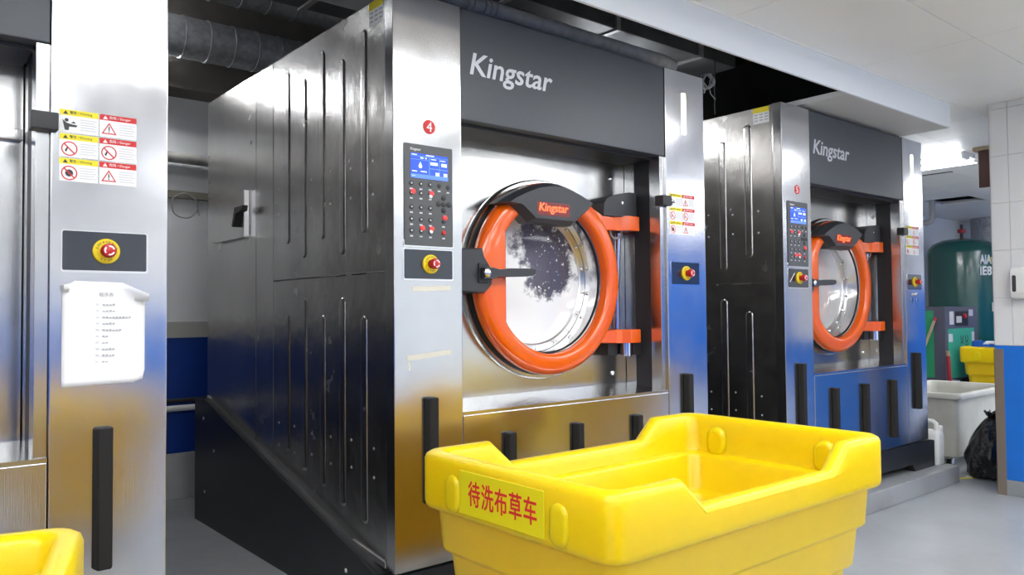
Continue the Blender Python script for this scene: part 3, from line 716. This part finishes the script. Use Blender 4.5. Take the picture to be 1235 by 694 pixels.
# ------------------------------------------------------------------ laundry carts
CL, CW = 1.255, .775
def make_cart(material):
    C = empty('laundry_cart')
    xs = [.24, .322, .42, .52, .6275, .735, .835, .933, 1.015]
    def dip(x): 
        if x <= .24 or x >= 1.015: return 0
        if x < .322: t = (x-.24)/.082
        elif x > .933: t = (1.015-x)/.082
        else: t = 1
        return t
    def loop(ins, z, r=.05, k=0.):
        x0, x1, y0, y1 = ins, CL-ins, ins, CW-ins; pts = []
        def corner(cx, cy, a0): 
            for i in range(6): a = radians(a0+90*i/5); pts.append((cx+r*cos(a), cy+r*sin(a)))
        for x in xs: pts.append((x, y0))
        corner(x1-r, y0+r, 270); corner(x1-r, y1-r, 0)
        for x in reversed(xs): pts.append((x, y1))
        corner(x0+r, y1-r, 90); corner(x0+r, y0+r, 180)
        return [(x, y, z-.073*k*dip(x)) for x, y in pts]
    H = .82
    L_ = [loop(.155, .155, .05), loop(.135, .16, .05), loop(.128, .17, .05), loop(.118, .275), loop(.113, .282), loop(.1, .288), loop(.096, .296), loop(.086, .398), loop(.082, .405), loop(.071, .41), loop(.066, .418), loop(.056, .524), loop(.052, .531),
          loop(.042, .537), loop(.037, .546), loop(.03, .648), loop(.025, .656), loop(.008, .660), loop(.002, .668), loop(0, .68), loop(0, .74, .05, .15), loop(0, .80, .05, 1), loop(.004, .812, .05, 1), loop(.014, .82, .05, 1), loop(.034, .82, .045, 1), loop(.046, .812, .04, 1), loop(.052, .80, .04, 1),
          loop(.056, .74, .05, .35), loop(.06, .70, .05), loop(.064, .688), loop(.082, .682), loop(.088, .672), loop(.096, .56), loop(.1, .55), loop(.112, .545), loop(.118, .535), loop(.145, .21), loop(.16, .185), loop(.19, .178)]
    tb = MB(); tb.loft(L_, True, True)
    tub = tb.build('tub', material, C, ang=50)
    def pill(xf, sgn, y, z0, z1, wd, h):
        mb = MB()
        def rg(r, xx):
            return [(xx, y+r*cos(pi*i/12), z1-wd/2+r*sin(pi*i/12)) for i in range(13)]+[(xx, y+r*cos(pi+pi*i/12), z0+wd/2+r*sin(pi+pi*i/12)) for i in range(13)]
        mb.loft([rg(wd/2, xf-sgn*.006), rg(wd/2-.003, xf+sgn*h*.6), rg(wd/2-.010, xf+sgn*h*.95), rg(wd/2-.018, xf+sgn*h)], False, True)
        mb.build('grip_boss', material, tub, ang=60)
    for y in (.175, .6):
        pill(.0, -1, y, .669, .775, .066, .009); pill(CL, 1, y, .669, .775, .066, .009)
        pill(CL-.059, -1, y, .675, .785, .08, .016); pill(.059, 1, y, .675, .785, .08, .016)
    for x, y in ((.25, .25), (1.0, .25), (.25, .53), (1.0, .53)):
        cs = MB().box(x-.04, y-.03, .148, x+.04, y+.03, .158, .003).box(x-.03, y-.03, .06, x+.03, y-.025, .15).box(x-.03, y+.025, .06, x+.03, y+.03, .15).build('caster', ALU, C)
        MB().lathe([(.055, -.018), (.06, -.012), (.06, .012), (.055, .018), (.01, .018)], (x, y, .06), 'y', 20).lathe([(.055, -.018), (.01, -.018)], (x, y, .06), 'y', 20).build('wheel', RUBBER, cs)
    return C
cart = make_cart(YEL); cart.location = (1.25, 1.172, 0)
tag(cart, 'yellow laundry cart with red Chinese lettering, in front of machine 4', 'laundry cart', 'plastic laundry carts')
lb = MB().box(-.0028, .225, .678, .0002, .565, .793, .001, 1).build('cart_label', LABELY, cart)
tx = MB(); text_on(tx, '待洗布草车', (-.0032, .525, .704), SX, FZ, width=.275, height=.068, bold=.012, sp=1.12); tx.build('red_lettering', REDP, lb)
def place_cart(loc, label, material=None):
    c = copy_tree(cart); c.location = loc
    for ch in list(c.children):
        if ch.name.startswith('cart_label'):
            for g in list(ch.children): bpy.data.objects.remove(g)
            bpy.data.objects.remove(ch)
        elif material and ch.name.startswith('tub'):
            ch.data = ch.data.copy(); ch.data.materials[0] = material
            for g in ch.children: g.data = g.data.copy(); g.data.materials[0] = material
    tag(c, label, 'laundry cart'); return c
lc = place_cart((-1.07, 1.252, 0), 'yellow laundry cart cut off at the bottom left picture corner'); lc.rotation_euler.z = radians(-14)
place_cart((3.5, .13, 0), 'yellow laundry cart beyond the right picture edge, seen only mirrored in machine 4')
nc = place_cart((1.24, -.78, 0), 'yellow laundry cart below the picture edge, mirrored low in the leftmost machine'); nc.rotation_euler.z = radians(90)
place_cart((8.63, 2.51, 0), 'yellow laundry cart half hidden by the tiled column in the far room')
place_cart((10.2, 2.97, 0), 'blue laundry cart behind the far yellow cart', BLUEPL)
# white linen over the far yellow cart's edge
b = bmesh.new(); gv = []
for i in range(9):
    row = []
    for j in range(9):
        u, v = i/8, j/8; random.seed(i*9+j)
        row.append(b.verts.new((8.60+.30*u, 2.82+.22*v, .838+.02*abs(sin(5*u+3*v))+random.uniform(0, .012))))
    gv.append(row)
for i in range(8):
    for j in range(8): b.faces.new((gv[i][j], gv[i+1][j], gv[i+1][j+1], gv[i][j+1]))
q = MB(); q._merge(b); lo = q.build('linen_cloth', PAPER, ang=180); s = lo.modifiers.new('thickness', 'SOLIDIFY'); s.thickness = .015; s.offset = 1
tag(lo, 'white linen cloth lying over the rim of the far yellow cart', 'linen')

# ------------------------------------------------------------------ off-white bin, jerrycan, bag, litter
def tub_bin(x0, y0, x1, y1, h, taper, material):
    B = empty('linen_bin', ((x0+x1)/2, (y0+y1)/2, 0)); a, c = (x1-x0)/2, (y1-y0)/2
    def lp(ins, z, r=.05): return [(x, y, z) for x, y in rrect(-a+ins, -c+ins, a-ins, c-ins, r)]
    t = taper
    mb = MB(); mb.loft([lp(t+.02, .10), lp(t, .11), lp(.03, h-.05), lp(.028, h-.045), lp(.0, h-.04), lp(-.002, h-.02), lp(.003, h-.004), lp(.012, h), lp(.028, h), lp(.036, h-.006), lp(.042, h-.05), lp(t+.02, .14), lp(t+.05, .13)], True, True)
    mb.build('tub', material, B, ang=50)
    for sx_, sy_ in ((-1, -1), (1, -1), (-1, 1), (1, 1)):
        x, y = sx_*(a-t-.08), sy_*(c-t-.08)
        w_ = MB().box(x-.03, y-.03, .085, x+.03, y+.03, .112).box(x-.02, y-.022, .045, x+.02, y-.018, .1).box(x-.02, y+.018, .045, x+.02, y+.022, .1).build('caster', ALU, B)
        MB().lathe([(.04, -.014), (.045, -.009), (.045, .009), (.04, .014)], (x, y, .045), 'y', 16, True).build('wheel', RUBBER, w_)
    return B
tag(tub_bin(6.17, 2.345, 7.25, 3.0, .585, .05, OFFWH), 'scuffed off-white plastic linen bin standing behind machine 5', 'bin')
J = empty('jerrycan', (5.835, 2.42, .12))
mb = MB()
for z, k in ((0, .9), (.008, 1), (.19, 1), (.235, .97), (.255, .9)): pass
mb.loft([[(x*k, y*k, z) for x, y in rrect(-.055, -.075, .055, .075, .02)] for z, k in ((0, .92), (.008, 1), (.2, 1), (.222, .95), (.235, .8))], True, True)
mb.build('bottle', WHITEPL, J, ang=45)
MB().tube([(0, .058, .2), (0, .062, .25), (0, .05, .285), (0, .02, .298), (0, -.02, .296), (0, -.042, .28), (0, -.045, .22)], .016, 10).build('handle', WHITEPL, J)
MB().lathe([(.022, .225), (.022, .262), (.018, .266), (.0005, .266)], (.028, -.05, 0), 'z', 20).build('cap', WHITEPL, J)
MB().box(-.0562, -.04, .06, -.055, .04, .17).build('paper_label', mat('pale_blue_label', (.55, .6, .75), .5), J)
tag(J, 'white plastic jerrycan on the plinth beside machine 5', 'jerrycan')
# rubbish bag
b = bmesh.new(); bmesh.ops.create_icosphere(b, subdivisions=5, radius=1)
for v in b.verts:
    n = v.co.normalized(); a = math.atan2(n.y, n.x); z = n.z; t = (z+1)/2
    R_ = .19*min(1, .86+2*t)*max(0, 1-max(0, t-.42)/.58)**.62+.022*t
    R_ *= 1+.05*sin(5*a+6*t)+.035*sin(11*a-9*t)+.03*sin(17*a+4*t)*t
    if z < -.93: R_ *= (1+z)/.07
    v.co = (R_*cos(a)*1.05, R_*sin(a)*.9, .43*t**1.15)
q = MB(); q._merge(b); bg_ = empty('rubbish_bag', (6.28, 2.165, 0)); q.build('bag', BAG, bg_, ang=180)
q = MB()
for k in range(9):
    a = 2*pi*k/9; q.tube([(.015*cos(a), .015*sin(a), .41), (.04*cos(a+.4), .04*sin(a+.4), .45), (.06*cos(a), .06*sin(a), .47)], [.012, .014, .004], 6)
q.build('gathered_neck', BAG, bg_)
tag(bg_, 'tied black rubbish bag on the floor beside the column', 'rubbish bag')
for x, y, w_, h_, r, m, nme, lab in ((6.0, 2.36, .05, .035, .4, PAPER, 'paper_scrap', 'white scrap of paper on the floor at the plinth end'), (6.05, 2.29, .15, .02, -.5, YELP, 'tape_scrap', 'yellow strip of tape on the floor before the rubbish bag'), (6.16, 2.29, .07, .04, .2, PAPER, 'paper_scrap', 'crumpled white paper on the floor touching the rubbish bag')):
    o = MB().prism([(-w_/2, -h_/2), (w_/2, -h_/2*.8), (w_/2*.9, h_/2), (-w_/2, h_/2*.7)], 'z', 0, .004).build(nme, m); o.location = (x, y, 0); o.rotation_euler.z = r
    tag(o, lab, 'litter')

# ------------------------------------------------------------------ compressor, tank, sticks in the far room
K = empty('air_compressor', (10.5, 4.3, 0))
x0, x1, y0, y1 = -.5, .5, -.355, .35; zt = 1.23; zb = .34
cab = MB().box(x0, y0, zb, x1, y1, zt, .01).build('cabinet', GREYC, K)
MB().box(x0-.006, y0+.13, zb+.03, x0, y1-.05, zt-.05, .003).build('side_panel', GREENP, K)
MB().box(x0+.07, y0-.006, zb+.02, x0+.87, y0, zt-.27, .003).build('front_panel', GREENT, K)
cpn = MB().box(x0+.30, y0-.004, zt-.24, x0+.68, y0, zt-.06, .002).build('control_recess', DARKST, K)
MB().box(x0+.32, y0-.012, zt-.2, x0+.47, y0-.004, zt-.12, .003).build('display', PALEP, cpn)
MB().lathe([(.03, -.004), (.03, -.02), (.024, -.03), (.0005, -.03)], (x0+.56, y0, zt-.12), 'y', 18).build('stop_knob', RED, cpn)
MB().box(x0+.13, y0-.004, zt-.22, x0+.25, y0, zt-.06).build('data_plate', PALEP, K)
MB().box(x0+.72, y0-.004, zt-.12, x0+.84, y0, zt-.04).build('data_plate', PALEP, K)
MB().box(x0+.08, y0-.008, zt-.43, x0+.2, y0-.004, zt-.33).build('data_plate', PALEP, K)
MB().box(x0+.78, y0-.008, zt-.45, x0+.86, y0-.004, zt-.32).build('data_plate', PALEP, K)
lb_ = MB().box(x0-.009, y0+.24, zt-.22, x0-.005, y0+.36, zt-.11).build('side_label', mat('blue_label', (.05, .25, .55), .5), K)
MB().box(x0-.011, y0+.24, zt-.185, x0-.008, y0+.36, zt-.14).build('label_band', YELP, lb_)
tx = MB(); text_on(tx, 'EB XC', (x0+.52, y0-.0075, zt-.56), (0, 0, 1), (-1, 0, 0), width=.2, height=.09, bold=.02); text_on(tx, 'XC', (x0+.66, y0-.0075, zt-.56), (0, 0, 1), (-1, 0, 0), width=.2, height=.09, bold=.02)
tx.build('dark_lettering', DARKP, K)
for x, y in ((x0+.08, y0+.08), (x1-.08, y0+.08), (x0+.08, y1-.08), (x1-.08, y1-.08)): MB().box(x-.06, y-.06, 0, x+.06, y+.06, zb, .004).build('stand_leg', DARKST, K)
tag(K, 'grey and green air compressor cabinet in front of the tank', 'air compressor')
T = empty('air_tank', (11.62, 4.34, 0))
MB().lathe([(.0005, .22), (.2, .235), (.36, .29), (.42, .37), (.425, .45), (.425, 1.95), (.415, 2.02), (.36, 2.09), (.25, 2.14), (.1, 2.16), (.0005, 2.163)], (0, 0, 0), 'z', 56).build('vessel', GREEN, T, ang=60)
for k in range(3):
    a = 2*pi*k/3+.4; MB().box(.33*cos(a)-.04, .33*sin(a)-.04, 0, .33*cos(a)+.04, .33*sin(a)+.04, .4, .004).build('leg', GREEN, T)
vp = MB().tube([(0, 0, 2.15), (0, 0, 2.36)], .02, 12).build('outlet_pipe', DARKST, T)
MB().lathe([(.045, 2.24), (.05, 2.25), (.05, 2.28), (.045, 2.29)], (0, 0, 0), 'z', 16, True).build('valve', REDST, vp)
def on_tank(mb, body, ang, z, wd, ht):
    R_ = .428; n = Vector((cos(ang), sin(ang), 0)); t = Vector((-sin(ang), cos(ang), 0)) 
    X = Vector((0, 0, 1)).cross(n)
    text_on(mb, body, n*R_+Vector((0, 0, z))-X*wd/2, X, FZ, width=wd, height=ht, bold=.02, depth=.01)
av = math.radians(239)
tx = MB(); on_tank(tx, 'AIA', av, 1.79, .17, .12); on_tank(tx, 'IE8', av, 1.64, .17, .12); tx.build('white_lettering', WHITEP, T)
av2 = math.radians(259); n = Vector((cos(av2), sin(av2), 0)); X = Vector((0, 0, 1)).cross(n)
yb_ = MB(); o0 = n*.43+Vector((0, 0, 1.68))
lp0 = [o0-X*.08+Vector((0, 0, .2)), o0+X*.08+Vector((0, 0, .2)), o0+Vector((0, 0, 0))]
yb_.loft([lp0, [p+n*.006 for p in lp0]]); yb_.build('warning_triangle', YELP, T)
n3 = Vector((cos(av2), sin(av2), 0)); o0 = n3*.426; lp0 = [o0-X*.07+Vector((0, 0, 1.16)), o0+X*.07+Vector((0, 0, 1.16)), o0+X*.07+Vector((0, 0, 1.28)), o0-X*.07+Vector((0, 0, 1.28))]
MB().loft([lp0, [p+n3*.006 for p in lp0]]).build('name_plate', WHITEP, T)
tag(T, 'tall dark green air tank with domed top in the far room', 'air tank')
o = MB().tube([(9.93, 4.03, 1.08), (9.72, 4.36, .01)], .017, 10).build('broom_handle', WOOD); tag(o, 'pale wooden stick leaning against the compressor side', 'stick')
o.data.materials[0] = WOOD
MB().tube([(9.9335, 4.0245, 1.098), (9.926, 4.0365, 1.06)], .0185, 10).build('red_tip', REDST, o)
o = MB().tube([(9.95, 3.90, .69), (9.9, 3.86, .01)], .022, 10).build('mop_handle', REDST); tag(o, 'red stick leaning against the compressor corner', 'stick')
MB().tube([(9.9505, 3.9004, .70), (9.946, 3.8968, .64)], .0235, 10).build('pale_tip', WOOD, o)

# ------------------------------------------------------------------ soap dispenser on the column
D = empty('soap_dispenser', (CX0, 1.765, CZ+.045))
MB().prism([(-.0, 0), (-.07, .01), (-.085, .05), (-.085, .17), (-.07, .205), (0, .213)], 'y', -.06, .063, .008, 2).build('housing', WHITEPL, D)
MB().prism(rrect(.028, .05, .05, .155, .009), 'x', -.087, -.08).build('level_window', DARKP, D)
tag(D, 'white soap dispenser fixed to the tiled column', 'dispenser')

# ------------------------------------------------------------------ ducts, pipes and wires over the machines
def duct(name, x0, x1, y, z, r, step, label):
    d = empty(name, (x0, y, z))
    MB().lathe([(r, 0), (r, x1-x0)], (0, 0, 0), 'x', 40, True).build('duct_wall', GALV, d)
    sm = None; k = 0; x = .1
    while x < x1-x0:
        if sm is None: sm = o = MB().lathe([(r, -.006), (r+.005, -.003), (r+.005, .003), (r, .006)], (0, 0, 0), 'x', 40).build('duct_seam', GALV, d)
        else: o = sm.copy(); COL.objects.link(o)
        o.location.x = x; x += step
    tag(d, label, 'duct'); return d
duct('spiral_duct', -.4, 4.0, 4.42, CZ+1.52, .112, .135, 'galvanised spiral duct running behind the tops of machines 3 and 4')
duct('spiral_duct', -.4, 4.0, 4.36, CZ+1.84, .10, .16, 'second galvanised duct, above the other over the machines')
p = MB().tube([(.9, 2.62, CZ+1.30), (3.2, 2.62, CZ+1.30), (3.3, 2.64, CZ+1.30), (3.36, 2.70, CZ+1.30), (3.38, 2.80, CZ+1.30), (3.38, 4.6, CZ+1.30)], .034, 18).build('lagged_pipe', DUSTP); tag(p, 'pale lagged pipe running above the header of machine 4', 'pipe')
for x in (1.93, 1.96, 2.02, 2.05, 2.08): MB().lathe([(.034, -.008), (.039, -.005), (.039, .005), (.034, .008)], (x, 2.62, CZ+1.30), 'x', 18).build('pipe_collar', DUSTP, p)
p = MB().box(1.0, 2.75, CZ+1.46, 4.05, 3.5, CZ+1.8, .006).build('rectangular_duct', mat('dull_galvanised', (.16, .17, .18), .5, .7, noise=(6, .4)))
tag(p, 'dull grey rectangular duct in the dark void above machine 4', 'duct')
for x in (1.6, 2.3, 3.0, 3.7): MB().box(x-.015, 2.735, CZ+1.45, x+.015, 3.51, CZ+1.81, .003).build('duct_flange', GALV, p)
p = MB().tube([(-.2, YW1-.06, CZ+.945), (.8, YW1-.06, CZ+.945), (1.9, YW1-.06, CZ+.935), (3.2, YW1-.06, CZ+.94)], .033, 14).build('wall_pipe', DUSTP); tag(p, 'dusty lagged pipe along the back wall left of machine 4', 'pipe')
p = MB().tube([(-.2, YW1-.04, CZ-.56), (3.5, YW1-.04, CZ-.56)], .018, 12).build('wall_pipe', WHITEPL); tag(p, 'thin white pipe crossing the blue wall left of machine 4', 'pipe')
MB().tube([(-.2, YW1-.03, CZ-.515), (3.5, YW1-.03, CZ-.515)], .014, 10).build('dark_line', DARKST, p)
p = MB().box(.9, YW1-.03, CZ+.70, 1.9, YW1, CZ+.745, .003).build('wall_rail', mat('brown_rail', (.2, .18, .14), .6)); tag(p, 'brown rail on the back wall above the wire loop', 'rail')
cw = [(1.487+.075*cos(2*pi*i/28), YW1-.04-.01*sin(i), CZ+.655+.075*sin(2*pi*i/28)) for i in range(29)]
p = MB().tube(cw+[(1.57, YW1-.05, CZ+.60), (1.56, YW1-.045, CZ+.63)], .004, 6).build('wire_loop', WIRE); tag(p, 'loop of wire hanging on the back wall left of machine 4', 'wire')
random.seed(5)
wt = []
for i in range(60):
    a = i*.42; wt.append((3.45+.045*cos(a)*(1+.2*sin(i)), 2.52+.012*sin(i*.7), CZ+1.215+.04*sin(a*1.02)))
wt += [(3.43, 2.52, CZ+1.17), (3.42, 2.52, CZ+1.1485), (3.40, 2.5, CZ+1.1535), (3.3, 2.46, CZ+1.154), (3.15, 2.46, CZ+1.153)]
p = MB().tube(wt, .0035, 6).build('wire_bundle', WIRE); tag(p, 'tangled bundle of wire on the top right corner of machine 4', 'wire')
MB().tube([(3.46, 2.52, CZ+1.2), (3.475, 2.52, CZ+1.1515), (3.49, 2.5, CZ+1.12)], .0035, 6).build('wire_end', WIRE, p)
for x, y, lab in ((3.83, 2.75, 'thin cable hanging in the dark void left of machine 5'), (4.55, 2.7, 'thin cable hanging in front of the grey soffit above machine 5')):
    z1 = 3.2 if x < 4.1 else CZ+1.17
    p = MB().tube([(x, y, z1), (x+.01, y, (z1+CZ+1.15)/2), (x, y, CZ+1.147)], .0045, 6).build('cable', DARKST); tag(p, lab, 'cable')
p = MB().box(1.42, 3.0, CZ+1.39, 1.78, 3.2, CZ+1.44, .004).build('junction_box', WHITEPL); tag(p, 'white box hanging in the void above machine 4 side', 'box')
MB().tube([(1.5, 3.1, CZ+1.44), (1.5, 3.1, CZ+1.459)], .006, 6).build('hanger_rod', DARKST, p)
# far room odds and ends
p = MB().tube([(10.3, 4.18, 3.2), (10.3, 4.18, CZ+1.12), (10.29, 4.19, CZ+1.08), (10.28, 4.23, CZ+1.065), (10.25, 4.8, CZ+1.06), (10.25, YW1, CZ+1.06)], .035, 14).build('drop_pipe', mat('grey_pvc', (.3, .3, .31), .5)); tag(p, 'grey pipe dropping from the dark ceiling opening', 'pipe')
p = empty('spiral_duct', (13.1, 4.5, CZ+.7)); MB().lathe([(.25, 0), (.25, 1.9)], (0, 0, 0), 'z', 40, True).build('duct_wall', GALV, p)
for k in range(9): MB().lathe([(.25, -.006), (.256, 0), (.25, .006)], (0, 0, .1+k*.2), 'z', 40).build('duct_seam', GALV, p)
tag(p, 'upright galvanised duct behind the green tank', 'duct')
W_ = empty('hatch_frame', (7.2, 2.44, ZC))
for a in ((-.02, -.03, .32, .0), (-.02, .11, .32, .14), (-.02, .0, .01, .11)): MB().box(a[0], a[1], -.03, a[2], a[3], 0, .002, 1).build('rim_board', WOOD, W_)
MB().box(.0, .0, -.34, .02, .105, -.03, .002, 1).build('hanging_board', BROWN, W_)
MB().box(-.006, -.028, -.33, .026, -.0, -.03, .002, 1).build('edge_strip', WOOD, W_)
tag(W_, 'brown wooden board hanging from a pale frame on the far ceiling', 'wooden frame')
p = MB().box(8.235, 3.15, ZC-.006, 8.265, 3.9, ZC, .001, 1).build('air_slot', DARKST); tag(p, 'thin dark slot vent in the far ceiling', 'vent')
